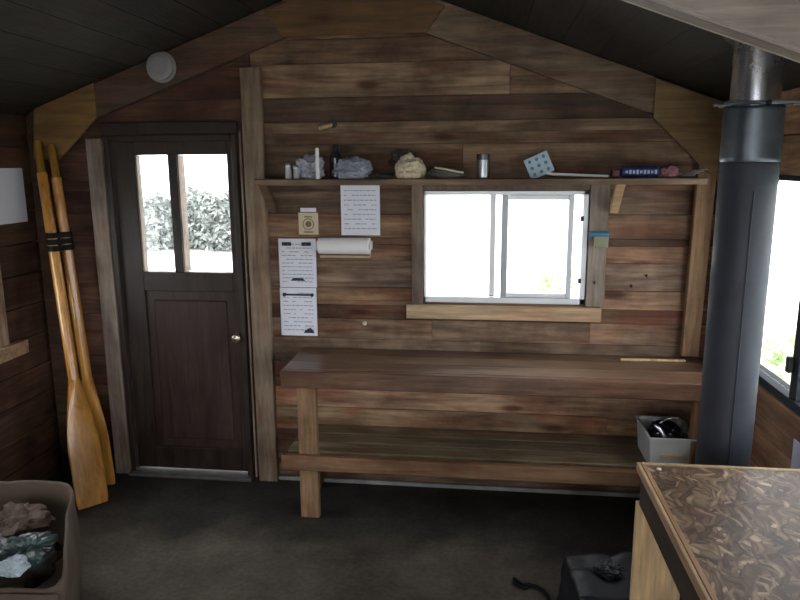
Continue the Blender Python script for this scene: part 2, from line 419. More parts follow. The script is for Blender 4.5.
# ceiling: sloped boards running along the ridge
cb = MB(); rnd = random.Random(21)
for sgn in (-1, 1):
    half = (RX-XL+.35) if sgn < 0 else (XR-RX+.35)
    ln = half*math.sqrt(1+SL*SL); nb = int(ln/.17)
    for i in range(nb):
        s0, s1 = i*ln/nb, (i+1)*ln/nb
        c0, c1 = s0/math.sqrt(1+SL*SL), s1/math.sqrt(1+SL*SL)
        t = rnd.uniform(.7, 1.25)
        g = .0005
        x0, x1 = RX+sgn*(c0+g), RX+sgn*(c1-g)
        pts = [(x0, roof(x0)+.003), (x1, roof(x1)+.003), (x1, roof(x1)+.03), (x0, roof(x0)+.03)]
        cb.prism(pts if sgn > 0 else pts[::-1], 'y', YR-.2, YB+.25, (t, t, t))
    xe = RX+sgn*half
    pts = [(RX, 2.675), (xe, roof(xe)+.032), (xe, roof(xe)+.09), (RX, 2.735)]
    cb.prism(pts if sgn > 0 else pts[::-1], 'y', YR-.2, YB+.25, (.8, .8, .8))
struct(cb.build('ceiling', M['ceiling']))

# pale strip along the foot of the back wall and door threshold
b_ = MB(); b_.box(-1.12, 1.12, 3.478, 3.494, 0, .022, .002); struct(b_.build('baseboard_back', M['pale_strip']))
# ------------------------------------------------------------------ studs / casings
t1 = MB(); t1.box(-2.075, -1.987, 3.458, 3.494, .0, 1.87, .003); struct(t1.build('trim_1', M['casing']))
t2 = MB(); t2.box(-1.222, -1.118, 3.452, 3.494, .0, 2.205, .003, (1.0, .92, .80)); struct(t2.build('trim_2', M['casing']))
t3 = MB(); t3.box(-.366, -.309, 3.472, 3.494, 1.022, 1.63, .002, (.72, .66, .62)); struct(t3.build('trim_3', M['casing']))
t4 = MB(); t4.box(.51, .60, 3.472, 3.494, 1.022, 1.63, .002, (.85, .85, .85)); struct(t4.build('trim_4', M['casing']))
t5 = MB(); t5.box(-.394, .588, 3.462, 3.494, .945, 1.019, .003); struct(t5.build('trim_5', M['sill']))
t6 = MB(); t6.box(-.308, .509, 3.48, 3.494, 1.599, 1.63, .002, (.5, .45, .42)); struct(t6.build('trim_6', M['casing']))
# left window casing and sill board
t7 = MB(); t7.box(XL+.006, XL+.03, 3.062, 3.135, .80, 1.47, .002, (1.1, 1.05, .95)); struct(t7.build('trim_7', M['casing']))
t8 = MB(); t8.box(XL+.006, XL+.06, 1.88, 3.235, .772, .842, .003, (.75, .72, .68)); struct(t8.build('trim_8', M['sill']))
t9 = MB(); t9.box(XL+.006, XL+.03, 1.88, 3.06, 1.452, 1.52, .002, (.8, .8, .8)); struct(t9.build('trim_9', M['casing']))

# ------------------------------------------------------------------ door
dr = structroot('door_1', (-1.62, 3.5, 0))
f = MB()   # frame (jambs, head)
f.box(-1.983, -1.955, 3.47, 3.58, .0, 1.883, .002); f.box(-1.292+.0, -1.264, 3.47, 3.58, .0, 1.883, .002); f.box(-1.953, -1.294, 3.47, 3.58, 1.855, 1.883, .002)
f.build('door_frame', M['door'], dr)
f = MB(); f.box(-1.250, -1.240, 3.475, 3.492, .01, 1.9, .001); f.build('weather_strip', M['casing'], dr)
lf = MB()
Y0, Y1 = 3.50, 3.545
lf.box(-1.952, -1.835, Y0, Y1, .03, 1.8545, .003)   # hinge stile
lf.box(-1.33, -1.2945, Y0, Y1, .03, 1.8545, .003)    # lock stile
lf.box(-1.835, -1.33, Y0, Y1, 1.785, 1.8545, .003)
lf.box(-1.835, -1.33, Y0, Y1, 1.06, 1.165, .003)
lf.box(-1.835, -1.33, Y0, Y1, .03, .16, .003)
lf.build('door_leaf', M['door'], dr)
pn = MB(); pn.box(-1.835, -1.33, Y0+.014, Y1-.01, .16, 1.06, 0); pn.box(-1.79, -1.375, Y0+.006, Y0+.016, .21, 1.01, .006); pn.build('door_panel', M['door_panel'], dr)
mu = MB(); mu.box(-1.652, -1.606, Y0, Y1, 1.165, 1.785, .003); mu.build('mullion', M['door'], dr)
# pale inner edges of the glazing rebates
eb = MB(); eb.box(-1.834, -1.826, Y0+.004, Y1, 1.166, 1.784, 0); eb.box(-1.605, -1.594, Y0+.004, Y1+.03, 1.166, 1.784, 0); eb.build('glazing_bead', M['casing'], dr)
for x0, x1 in ((-1.826, -1.652), (-1.594, -1.33)):
    g = MB(); g.box(x0, x1, Y0+.026, Y0+.030, 1.165, 1.785, 0); g.build('glass_pane', M['glass_dirty'], dr)
kn = MB(); R90 = Matrix.Rotation(PI/2, 3, 'X')
kn.lathe([(0, -.001), (.026, 0), (.026, .004), (.010, .007), (.010, .030), (.023, .038), (.026, .050), (.020, .060), (0, .064)], (-1.312, 3.4995, .818), 24, R90)
kn.build('door_knob', M['brass'], dr)
th = MB(); th.box(-1.985, -1.262, 3.43, 3.56, -.0, .018, .004); th.build('threshold', M['threshold'], dr)
tp = MB(); tp.box(-1.995, -1.255, 3.47, 3.492, 1.888, 1.95, .003, (.9, .9, .9)); tp.build('head_board', M['door'], dr)
hb = MB()
for zz in (.3, 1.62): hb.tube([(-1.953, 3.492, zz), (-1.953, 3.492, zz+.09)], .006, 8)
hb.build('hinge', M['black_metal'], dr)

# ------------------------------------------------------------------ back window (sliding aluminium)
w1 = structroot('window_1', (.1, 3.5, 1.03))
f = MB(); a0, a1, z0, z1 = WIN; fw = .020
f.box(a0, a1, 3.482, 3.56, z0, z0+fw*1.5, .002); f.box(a0, a1, 3.482, 3.56, z1-fw, z1, .002)
f.box(a0, a0+.012, 3.482, 3.56, z0, z1, .002); f.box(a1-.026, a1, 3.482, 3.56, z0, z1, .002)
f.build('window_frame', M['alu'], w1)
f = MB(); f.box(.028, .056, 3.525, 3.548, z0+.031, z1-.021, .002); f.build('fixed_stile', M['alu'], w1)
g = MB(); g.box(a0+.013, .027, 3.534, 3.538, z0+.031, z1-.021, 0); g.build('glass_pane', M['glass'], w1)
s_ = MB(); s_.box(.085, .117, 3.492, 3.516, z0+.031, z1-.021, .002, (.5, .5, .52)); s_.box(.412, .437, 3.492, 3.516, z0+.031, z1-.021, .002, (.8, .8, .82))
s_.box(.118, .411, 3.492, 3.516, z0+.031, z0+.052, .002); s_.box(.118, .411, 3.492, 3.516, z1-.045, z1-.021, .002)
sash = s_.build('sliding_sash', M['alu'], w1)
g = MB(); g.box(.118, .411, 3.502, 3.506, z0+.053, z1-.046, 0); g.build('glass_pane', M['glass'], sash)
for zz in (1.14, 1.45):
    l = MB(); l.box(.468, .484, 3.47, 3.4815, zz, zz+.025, .003); l.build('latch', M['black_metal'], w1)

# ------------------------------------------------------------------ side windows
def side_window(name, X, sgn, hole, mulls, mat, latch=None):
    y0, y1, z0, z1 = hole
    r = structroot(name, (X, (y0+y1)/2, z0))
    lo, hi = sorted((X+sgn*.0, X+sgn*.07))
    f = MB(); f.box(lo-.004, hi, y0, y1, z0, z0+.035, .002); f.box(lo-.004, hi, y0, y1, z1-.02, z1, .002)
    f.box(lo, hi, y0, y0+.03, z0+.036, z1-.021, .002); f.box(lo, hi, y1-.03, y1, z0+.036, z1-.021, .002)
    f.build('window_frame', mat, r)
    ys = [y0+.03]
    for ym, w in mulls:
        m = MB(); m.box(lo+.005, hi-.02, ym-w/2, ym+w/2, z0+.036, z1-.021, .002); m.build('mullion', mat, r)
        ys += [ym-w/2, ym+w/2]
    ys.append(y1-.03); xm = (lo+hi)/2
    for p, q in zip(ys[::2], ys[1::2]):
        g = MB(); g.box(xm-.002, xm+.002, p+.001, q-.001, z0+.036, z1-.021, 0); g.build('glass_pane', M['glass'], r)
    if latch:
        l = MB(); l.box(X-.02, X-.001+.004, latch[0]-.012, latch[0]+.012, latch[1]-.03, latch[1]+.03, .004); l.build('latch', M['black_metal'], r)
side_window('window_2', XR, 1, W2, [(2.575, .055), (2.1, .05)], M['alu_dark'], (2.59, 1.0))
side_window('window_3', XL, -1, W3, [(2.5, .05)], M['alu'])
side_window('added_window_4', XR, 1, W2b, [(.1, .05)], M['alu_dark'])  # unseen extra window beside the viewer, added for more light
# unseen rear openings added to light the room, the gable one for the pipe highlight
def added_rear_window(name, h):
    r = structroot(name, ((h[0]+h[1])/2, YR, h[2])); f = MB(); m = (h[0]+h[1])/2
    for x in (h[0], m-.02, h[1]-.04): f.box(x, x+.04, YR-.07, YR, h[2], h[3], .002)
    for z in (h[2], h[3]-.04):
        f.box(h[0]+.041, m-.021, YR-.07, YR, z, z+.04, .002); f.box(m+.021, h[1]-.041, YR-.07, YR, z, z+.04, .002)
    f.build('window_frame', M['alu'], r)
    for p, q in ((h[0]+.04, m-.02), (m+.02, h[1]-.04)):
        g = MB(); g.box(p, q, YR-.04, YR-.036, h[2]+.04, h[3]-.04, 0); g.build('glass_pane', M['glass'], r)
added_rear_window('added_window_5', RH[0]); added_rear_window('added_window_6', RH[1]); added_rear_window('added_window_7', RH[2])

# ------------------------------------------------------------------ roof trusses
def truss(label, ya, yb, gy, mat, posts, leftx=XL+.02, full=True):
    r = thing('roof_truss', label, 'roof truss', (RX, ya, 2.4))
    for sgn, xe in ((-1, -2.37), (1, 1.09)):
        m = MB()
        pts = [(RX, raf(RX)), (xe, raf(xe)), (xe, roof(xe)-.003), (RX, roof(RX)-.003)]
        if ya < 3:
            m.prism(pts if sgn > 0 else pts[::-1], 'y', ya, ya+.045); m.build('rafter', mat, r)
            m = MB(); m.prism(pts if sgn > 0 else pts[::-1], 'y', ya+.046, yb-.012, (.5, .49, .46)); m.build('rafter', mat, r)  # added rear ply, its dark tone stands in for the shaded underside
            m = MB(); m.prism(pts if sgn > 0 else pts[::-1], 'y', yb-.011, yb, (1.2, 1.15, 1.05)); m.build('facing_strip', mat, r)
        else:
            m.prism(pts if sgn > 0 else pts[::-1], 'y', ya, yb, (1, 1, 1) if sgn > 0 else (.62, .55, .55)); m.build('rafter', mat, r)
    if full:
        g = MB(); g.prism([(-.99, 2.342), (-.29, 2.342), (-.20, roof(-.20)-.02), (RX, 2.615), (-1.08, roof(-1.08)-.02)], 'y', gy, ya-.001, (.42, .34, .33)); g.build('ridge_gusset', M['ply'], r)
    return r
FT = truss('dark timber A-shaped roof truss flat against the plank end wall, plywood plates at its corners', 3.45, 3.491, 3.437, M['rafter'], True)
g = MB(); g.prism([(-2.362, 1.765), (-2.215, 1.765), (-1.988, 1.974), (-1.988, 2.146), (-2.328, 2.023)], 'y', 3.437, 3.449, (.55, .50, .40)); g.build('gusset_plate', M['ply'], FT)
g = MB(); g.prism([(.775, 1.935), (1.04, 1.68), (1.088, 1.66), (1.088, 1.998), (.775, 2.112)], 'y', 3.437, 3.449, (.62, .6, .58)); g.build('gusset_plate', M['ply'], FT)
p = MB(); p.prism([(-2.392, 0), (-2.30, 0), (-2.30, 1.9), (-2.392, 1.9)], 'y', 3.45, 3.491, (.45, .36, .34)); p.build('post', M['rafter'], FT)
p = MB(); p.prism([(.985, .785), (1.065, .785), (1.085, 1.9), (1.0, 1.9)], 'y', 3.45, 3.4905, (1.15, 1.02, .9)); p.build('post', M['stud'], FT)
NT = truss('pale grey double rafter truss crossing overhead in front of the stove pipe', 1.72, 1.84, 1.70, M['rafter_near'], True)

sd = thing('smoke_detector', 'round off-white smoke detector on the left sloping rafter above the door', 'smoke detector', (-1.622, 3.449, 2.215))
m = MB(); m.lathe([(0, 0), (.076, 0), (.076, .012), (.070, .014), (0, .014)], (-1.622, 3.4495, 2.215), 40, R90, (.38, .34, .34)); m.build('mounting_plate', M['plastic_white'], sd)
m = MB(); m.lathe([(.066, .0145), (.070, .02), (.066, .032), (.045, .040), (.0, .042)], (-1.622, 3.4495, 2.215), 40, R90, (.34, .31, .31)); m.build('cover', M['plastic_white'], sd)

# ------------------------------------------------------------------ wall shelf
ws = thing('wall_shelf', 'long weathered plank shelf fixed to the back wall above the sliding window', 'shelf', (-.05, 3.49, 1.63))
m = MB(); m.box(-1.107, .985, 3.25, 3.447, 1.633, 1.662, .004, (1.25, 1.25, 1.25)); m.build('shelf_board', M['rafter'], ws)
m = MB(); M45 = Matrix.Rotation(math.radians(-62), 3, 'X')
m.prism([(3.30, 1.632), (3.335, 1.632), (3.448, 1.53), (3.448, 1.49)], 'x', .60, .64, (1.1, 1.05, 1)); m.build('brace', M['sill'], ws)
m = MB(); m.prism([(3.30, 1.632), (3.335, 1.632), (3.449, 1.53), (3.449, 1.49)], 'x', -1.10, -1.06, (.7, .62, .55)); m.build('brace', M['rafter'], ws)
m = MB(); m.box(-1.107, .985, 3.4475, 3.449, 1.634, 1.66, 0, (.8, .8, .8)); m.build('wall_cleat', M['rafter'], ws)
SZ = 1.6625
def on(x, y=3.32): return (x, y, SZ)
mg = plain('clear_jar_glass', (.55, .58, .62), .12, .0, .8, .1)
ms = plain('dull_steel', (.48, .49, .52), .28, .85, .5, .1)
# two small shakers
for i, (x, h, lab) in enumerate(((-.952, .078, 'small steel shaker at the far left end of the wall shelf'), (-.912, .066, 'shorter steel shaker, second from the left end of the wall shelf'))):
    t = thing('shaker', lab, 'shaker', on(x), 'shakers at the left end of the shelf')
    m = MB(); m.lathe([(0, .0005), (.015, .0005), (.016, .004), (.014, h*.7), (.014, h*.72), (0, h*.72)], on(x), 20); m.build('body', mg, t)
    m = MB(); m.lathe([(.0145, h*.72), (.0155, h*.74), (.0145, h*.95), (.008, h), (0, h)], on(x), 20, tone=(1.3, 1.3, 1.3)); m.build('cap', ms, t)
pb = plain('lilac_plastic_film', (.42, .42, .50), .22, 0, .8, .35, 22)
solo('plastic_bag', MB().crumple((-.845, 3.335, SZ+.05), (.058, .05, .062), 3, .45, 3.2, 4, SZ+.0005), pb, 'crumpled lilac-white plastic bag beside the small shakers on the wall shelf', 'plastic bag', on(-.845, 3.335))
t = thing('candle', 'tall thin white candle standing in front of the plastic bag on the shelf', 'candle', on(-.795, 3.272))
m = MB(); m.lathe([(0, .0005), (.012, .0005), (.010, .003), (.0085, .14), (.006, .146), (0, .146)], on(-.795, 3.272), 16); m.build('wax', M['paper_bright'], t)
m = MB(); m.tube([(-.795, 3.272, SZ+.1462), (-.794, 3.272, SZ+.156)], .001, 6); m.build('wick', M['strap'], t)
m = MB(); m.box(-.815, -.772, 3.40, 3.43, SZ+.0005, SZ+.155, .008, M=Matrix.Rotation(.12, 3, 'Z')); 
solo('dark_bottle', MB().lathe([(0, .0005), (.028, .0005), (.03, .006), (.03, .10), (.02, .125), (.011, .132), (.011, .152), (.013, .153), (.013, .163), (0, .163)], (-.735, 3.405, SZ), 24),
     plain('dark_bottle_glass', (.03, .035, .045), .15, 0, .7), 'dark bottle standing at the back of the shelf between the two crumpled bags', 'bottle', (-.735, 3.405, SZ))
solo('cloth_rag', MB().crumple((-.635, 3.33, SZ+.042), (.082, .06, .055), 8, .38, 2.6, 4, SZ+.0005), plain('grey_blue_cloth', (.33, .36, .44), .85, 0, .2, .3, 14), 'crumpled grey-blue cloth rag above the hanging white sheet', 'rag', on(-.635, 3.33))
m = MB(); m.crumple((-.50, 3.33, SZ+.012), (.055, .045, .018), 12, .25, 2.5, 4, SZ+.0005)
solo('leather_glove', m, plain('dark_green_leather', (.06, .065, .055), .6, 0, .3, .3), 'flat dark green glove lying between the rag and the cream paper bag', 'glove', on(-.50, 3.33))
t = thing('paper_bag', 'crumpled cream paper bag with dark brown top on the shelf left of the window', 'paper bag', on(-.36, 3.33))
m = MB(); m.crumple((-.362, 3.33, SZ+.045), (.068, .055, .060), 17, .32, 2.8, 4, SZ+.0005); m.build('bag', M['cream'], t)
m = MB(); m.crumple((-.398, 3.36, SZ+.085), (.052, .03, .05), 19, .5, 3.4, 4, SZ+.03); m.build('dark_top', plain('dark_brown_paper', (.045, .03, .025), .7), t)
t = thing('folded_tarp', 'low folded grey-green tarpaulin lying on the shelf above the window corner', 'tarpaulin', on(-.18, 3.33))
m = MB(); m.crumple((-.18, 3.33, SZ+.022), (.088, .06, .028), 23, .25, 2.2, 4, SZ+.0005); m.build('sheet', plain('grey_green_canvas', (.12, .125, .11), .75, var=.3), t)
m = MB(); m.tube([(-.235, 3.262, SZ+.052), (-.19, 3.258, SZ+.045), (-.13, 3.258, SZ+.032), (-.10, 3.26, SZ+.028)], .005, 8); m.build('cord', M['cream'], t)
t = thing('steel_mug', 'small silver steel mug standing alone on the shelf above the window', 'mug', on(-.012))
m = MB(); m.lathe([(0, .0005), (.026, .0005), (.028, .004), (.027, .085), (.0285, .105), (.029, .108), (.025, .108), (.024, .08), (.024, .006), (0, .006)], on(-.012), 28); m.build('body', ms, t)
m = MB(); m.lathe([(.0275, .085), (.0295, .09), (.0295, .112), (.026, .113)], on(-.012), 28, tone=(.25, .25, .27)); m.build('dark_rim', ms, t)
# fly swatter leaning on the wall
t = thing('fly_swatter', 'fly swatter with a square pale blue head and white handle on the shelf', 'fly swatter', on(.25, 3.34))
RM = Matrix.Rotation(math.radians(-24), 3, 'Y') 
m = MB(); m.box(.19, .305, 3.325, 3.331, SZ+.008, SZ+.108, .002, M=RM)
for i in range(3):
    for k in range(3):
        c = RM @ Vector(((i-1)*.034, 0, (k-1)*.031))
        m.lathe([(0, 0), (.008, 0), (.008, .0016), (0, .0016)], (.2475+c.x, 3.3248, SZ+.058+c.z), 12, R90, (.35, .5, .65))
hd = m.build('head', plain('pale_blue_plastic', (.42, .55, .66), .45, var=.05), t)
m = MB(); m.tube([(.285, 3.328, SZ+.024), (.31, 3.322, SZ+.018), (.56, 3.30, SZ+.0075)], [.008, .007, .006], 10); m.build('handle', M['paper_bright'], t)
# right side: maroon tin, blue packet, pink cloth, wire
solo('small_tin', MB().box(.575, .612, 3.30, 3.34, SZ+.0005, SZ+.040, .006), plain('maroon_paint', (.10, .025, .03), .4), 'small maroon tin beside the blue printed packet on the shelf', 'tin', on(.59))
t = thing('printed_packet', 'long dark blue packet with pale printing near the shelf\'s right end', 'packet', on(.70))
m = MB(); m.tube([(.617, 3.32, SZ+.028), (.622, 3.32, SZ+.028), (.63, 3.32, SZ+.028), (.77, 3.32, SZ+.028), (.785, 3.32, SZ+.028), (.79, 3.32, SZ+.028)], [.012, .024, .0265, .0265, .024, .012], 20); m.build('wrapper', plain('navy_wrapper', (.03, .045, .16), .35, var=.2), t)
m = MB()
for k in range(9):
    x = .635+k*.016; h = [.012, .018, .014, .02, .012, .018, .016, .012, .018][k]
    m.box(x, x+.009, 3.292, 3.2945, SZ+.026-h/2, SZ+.026+h/2, 0)
m.build('printing', plain('pale_print', (.45, .47, .6), .6), t)
solo('pink_cloth', MB().crumple((.835, 3.32, SZ+.022), (.040, .035, .028), 31, .3, 3, 4, SZ+.0005), plain('pink_cotton', (.36, .16, .19), .8), 'small crumpled pink cloth beside the blue packet on the shelf', 'cloth', on(.835))
solo('wire_coil', MB().tube([(.90+.03*math.cos(a*.7)+.002*a, 3.33+.035*math.sin(a*.7), SZ+.004+.0009*a) for a in range(36)], .0028, 6), plain('grey_wire', (.28, .27, .27), .5), 'thin grey coil of wire at the right end of the shelf', 'wire', on(.92, 3.33))

# ------------------------------------------------------------------ papers on the wall
PY = 3.4935
def sheet(name, x0, x1, z0, z1, lab, cat='paper notice', rows=12, seed=0, y=PY, mat=None, marg=.018, inks=True, grp=None):
    t = thing(name, lab, cat, ((x0+x1)/2, y, z0), grp)
    m = MB(); n = 10; vs = []; r = random.Random(seed)
    for j in range(n+1):
        for i in range(n+1):
            u, v = i/n, j/n
            vs.append((x0+(x1-x0)*u, y-.001-.003*(u*(1-u))*4*v-.0008*noise.noise(Vector((u*3, v*3, seed))), z0+(z1-z0)*v))
    fr = [[j*(n+1)+i, j*(n+1)+i+1, (j+1)*(n+1)+i+1, (j+1)*(n+1)+i] for j in range(n) for i in range(n)]
    m.add(vs, fr, smooth=True); bk = [(a, b+.0008, c) for a, b, c in vs]; m.add(bk, [f[::-1] for f in fr], smooth=True)
    m.build('sheet', mat or M['paper'], t)
    if inks:
        m = MB(); zz = z1-marg*1.6; k = 0
        while zz > z0+marg and k < rows:
            x = x0+marg
            while x < x1-marg*1.2:
                w = r.uniform(.008, .026); e = min(x+w, x1-marg)
                if r.random() < .9: m.box(x, e, y-.0062, y-.0056, zz-.0022, zz+.0022, 0)
                x = e+.005
            zz -= (z1-z0-2.2*marg)/rows; k += 1
        m.build('printed_lines', M['ink_grey'], t)
    return t
s1 = sheet('paper_notice', -1.070, -.870, 1.095, 1.352, 'white printed notice, upper one of the pair pinned left of the bench above', rows=11, seed=2)
m = MB(); m.box(-1.05, -1.00, PY-.0062, PY-.0054, 1.315, 1.334, 0); m.build('logo_block', M['ink'], s1)
m = MB(); m.box(-.945, -.895, PY-.0062, PY-.0054, 1.315, 1.334, 0); m.build('logo_block', M['ink'], s1)
m = MB(); m.prism([(-1.01, 1.13), (-.93, 1.13), (-.945, 1.145), (-.995, 1.145)], 'y', PY-.0062, PY-.0054); m.build('mountain_logo', M['ink'], s1)
s1['label'] = 'white printed notice with two dark top blocks, upper of the pair beside the stud'
s2 = sheet('paper_notice', -1.072, -.874, .832, 1.092, 'white printed notice with a dark bar, lower of the pair beside the stud', rows=10, seed=5)
m = MB(); m.box(-1.05, -.893, PY-.0062, PY-.0054, 1.050, 1.060, 0); m.lathe([(0, 0), (.010, 0), (.010, .0008), (0, .0008)], (-1.047, PY-.0054, 1.055), 12, R90); m.lathe([(0, 0), (.010, 0), (.010, .0008), (0, .0008)], (-.897, PY-.0054, 1.055), 12, R90); m.build('dark_bar', M['ink'], s2)
m = MB(); m.prism([(-.948, .848), (-.89, .848), (-.895, .862), (-.912, .878), (-.922, .872), (-.938, .864)], 'y', PY-.0062, PY-.0054); m.build('mountain_logo', M['ink'], s2)
sheet('paper_notice', -.732, -.530, 1.372, 1.628, 'pale blue-white printed sheet hanging just under the shelf', rows=9, seed=9, grp=None)
t = sheet('cream_card', -.957, -.853, 1.374, 1.487, 'small cream card with a brown emblem above the paper notices', 'card', seed=4, mat=M['cream'], inks=False)
m = MB(); m.lathe([(.026, 0), (.030, 0), (.030, .0008), (.026, .0008)], (-.905, PY-.0045, 1.428), 24, R90); m.lathe([(0, 0), (.017, 0), (.012, .0008), (0, .0008)], (-.905, PY-.0045, 1.428), 6, R90)
m.box(-.93, -.88, PY-.0055, PY-.0046, 1.384, 1.391, 0); m.box(-.925, -.885, PY-.0055, PY-.0046, 1.463, 1.469, 0); m.build('emblem', plain('brown_ink', (.25, .16, .08), .8), t)
m = MB(); m.box(-.945, -.862, PY-.004, PY, 1.491, 1.512, .001); solo('paper_tag', m, M['paper'], 'tiny pale paper strip pinned right above the cream card', 'paper strip', (-.90, PY, 1.49))
# paper towel roll on holder
t = thing('paper_towel_holder', 'white paper towel roll on a wall holder below the hanging sheet', 'paper towel roll', (-.71, 3.49, 1.26))
RY = Matrix.Rotation(PI/2, 3, 'Y')
m = MB(); m.lathe([(.019, -.132), (.040, -.132), (.042, -.128), (.042, .128), (.040, .132), (.019, .132), (.019, -.132)], (-.71, 3.445, 1.322), 32, RY); m.build('paper_roll', M['paper_bright'], t)
m = MB(); m.tube([(-.85, 3.445, 1.322), (-.57, 3.445, 1.322)], .009, 12); m.build('rod', M['sill'], t)
m = MB(); m.box(-.835, -.578, 3.478, 3.494, 1.262, 1.36, .002, (.9, .9, .88)); m.build('back_board', M['cream'], t)
m = MB(); m.box(-.835, -.578, 3.435, 3.4775, 1.262, 1.274, .002, (.7, .68, .65)); m.build('lower_lip', M['cream'], t)
for x in (-.853, -.573):
    m = MB(); m.box(x-.004, x+.004, 3.432, 3.494, 1.30, 1.345, .002); m.build('end_bracket', M['plastic_white'], t)
# pins and peg
t = thing('wooden_peg', 'short wooden peg sticking out of the gable boards above the left shelf end', 'peg', (-.80, 3.49, 1.92))
m = MB(); m.tube([(-.775, 3.495, 1.925), (-.79, 3.45, 1.915), (-.815, 3.42, 1.905)], [.012, .011, .009], 10); m.build('pin', M['leg_pale'], t)
m = MB(); m.lathe([(0, 0), (.022, 0), (.022, .006), (0, .006)], (-.765, 3.4955, 1.93), 16, R90); m.build('dark_collar', M['black_metal'], t)
solo('drawing_pin', MB().lathe([(0, 0), (.012, 0), (.012, .004), (.007, .008), (0, .008)], (-.618, 3.4945, .907), 16, R90), M['cream'], 'round pale pin head in the wall planks below the towel roll', 'pin', (-.618, 3.4945, .907))
for k, (x, z) in enumerate(((.545, 1.149), (.726, 1.131), (.795, 1.183))):
    lab = ['dark nail hook on the grey window casing right of the glass', 'dark nail hook in the planks just right of the window casing', 'dark nail hook in the planks nearest the right post'][k]
    y0 = 3.4715 if k == 0 else 3.4935
    solo('nail_hook', MB().tube([(x, y0, z), (x, y0-.022, z-.002), (x, y0-.032, z-.004), (x, y0-.034, z+.010)], .0035, 8), M['black_metal'], lab, 'hook', (x, y0, z), 'nail hooks right of the window')
t = thing('scrub_brush', 'small scrub brush with a blue back hung on the casing right of the window', 'brush', (.56, 3.47, 1.40))
m = MB(); m.box(.506, .604, 3.425, 3.470, 1.378, 1.402, .008); m.build('handle', plain('blue_plastic', (.045, .16, .28), .4), t)
m = MB(); r = random.Random(3)
for i in range(16):
    for k in range(4):
        x = .535+i*.0042; y = 3.435+k*.008
        m.tube([(x, y, 1.3785), (x+r.uniform(-.003, .003), y+r.uniform(-.002, .002), 1.325+r.uniform(-.006, .006))], .0019, 5)
m.build('bristles', plain('pale_bristle', (.34, .33, .24), .8), t)

# ------------------------------------------------------------------ workbench
wb = thing('workbench', 'long two-tier plank workbench along the back wall below the window', 'workbench', (0, 3.25, 0))
BZ = .770
m = MB(); 
for k, (y0, y1, tn) in enumerate(((3.088, 3.225, 1.0), (3.227, 3.365, .9), (3.367, 3.489, .82))): m.box(-.953, 1.10, y0, y1, BZ-.04, BZ, .003, (tn, tn, tn))
m.build('bench_top', M['bench'], wb)
m = MB(); m.box(-.953, 1.10, 3.05, 3.086, BZ-.083, BZ, .004, (.85, .72, .68)); m.build('front_rail', M['bench'], wb)
LZ = .338
m = MB()
for k, (y0, y1, tn) in enumerate(((3.128, 3.245, 1.0), (3.247, 3.365, .9), (3.367, 3.489, 1.05))): m.box(-.953, 1.10, y0, y1, LZ-.03, LZ, .003, (tn, tn, tn*.95))
m.build('lower_shelf', M['bench_low'], wb)
m = MB(); m.box(-.965, 1.10, 3.05, 3.084, LZ-.072, LZ+.003, .004, (.92, .82, .74)); m.build('shelf_rail', M['rail'], wb)
for x in (-.885, .95):
    m = MB(); m.box(x, x+.093, 3.086, 3.126, .0, BZ-.041, .003); m.build('leg', M['bench_leg'], wb)
for x in (-.9, .99):
    m = MB(); m.box(x, x+.04, 3.40, 3.489, .0, LZ-.031, .003, (.6, .55, .5)); m.build('rear_leg', M['bench_leg'], wb)
solo('wooden_stick', MB().box(.68, .99, 3.39, 3.405, BZ+.0005, BZ+.011, .002, M=Matrix.Rotation(.02, 3, 'Z')), M['leg_pale'], 'thin pale wooden stick lying on the rear right of the bench top', 'stick', (.83, 3.40, BZ))

# white bin with a dark pan in it, on the lower shelf
bx = thing('plastic_bin', 'white plastic bin on the right end of the bench\'s lower shelf', 'bin', (.85, 3.2, LZ))
def openbin(mb, x0, x1, y0, y1, z0, z1, w, tp, tone=(1, 1, 1)):
    """tapered open box with walls"""
    def ring(e, z): return [(x0-e, y0-e, z), (x1+e, y0-e, z), (x1+e, y1+e, z), (x0-e, y1+e, z)]
    R_ = [ring(0, z0), ring(tp, z1), ring(tp+.006, z1), ring(tp+.006, z1+.006), ring(tp-w, z1+.006), ring(-w, z0+w)]
    vs = [p for r in R_ for p in r]; fs = [[3, 2, 1, 0]]
    for i in range(5):
        for k in range(4): fs.append([i*4+k, i*4+(k+1) % 4, (i+1)*4+(k+1) % 4, (i+1)*4+k])
    fs.append([20, 21, 22, 23]); mb.add(vs, fs, tone)
m = MB(); openbin(m, .782, .958, 3.10, 3.36, LZ+.0005, LZ+.150, .004, .012); m.build('tub', M['plastic_white'], bx)
m = MB(); m.box(.82, .93, 3.084, 3.090, LZ+.060, LZ+.078, .003, (1.1, 1.0, .85)); m.build('label_strip', M['cream'], bx)
pt = thing('black_kettle', 'glossy black kettle with a bright highlight lying in the white bin', 'kettle', (.85, 3.23, LZ+.02))
kb = plain('black_enamel', (.012, .013, .016), .08, .2, .7)
c = (.868, 3.21, LZ+.112); Mk = Matrix.Rotation(math.radians(28), 3, 'Y') @ Matrix.Rotation(math.radians(18), 3, 'X')
m = MB(); m.lathe([(0, -.070), (.062, -.070), (.078, -.055), (.084, -.01), (.079, .035), (.060, .062), (.036, .072), (.034, .078), (0, .086)], c, 32, Mk); m.build('body', kb, pt)
m = MB(); hp = [Mk @ Vector((.062*math.cos(a), 0, .052+.075*math.sin(a)))+Vector(c) for a in [PI*k/12 for k in range(13)]]; m.tube(hp, .005, 8); m.tube([(.803, 3.150, .532), (.820, 3.138, .520), (.845, 3.128, .487)], .009, 12); m.build('handle', plain('polished_steel', (.85, .85, .88), .18, .9), pt)  # second, short tube is added as the bright glint on the kettle
m = MB(); m.tube([Mk @ Vector(q)+Vector(c) for q in ((-.06, 0, 0), (-.082, 0, .022), (-.088, 0, .045))], [.014, .010, .008], 12); m.build('spout', kb, pt)

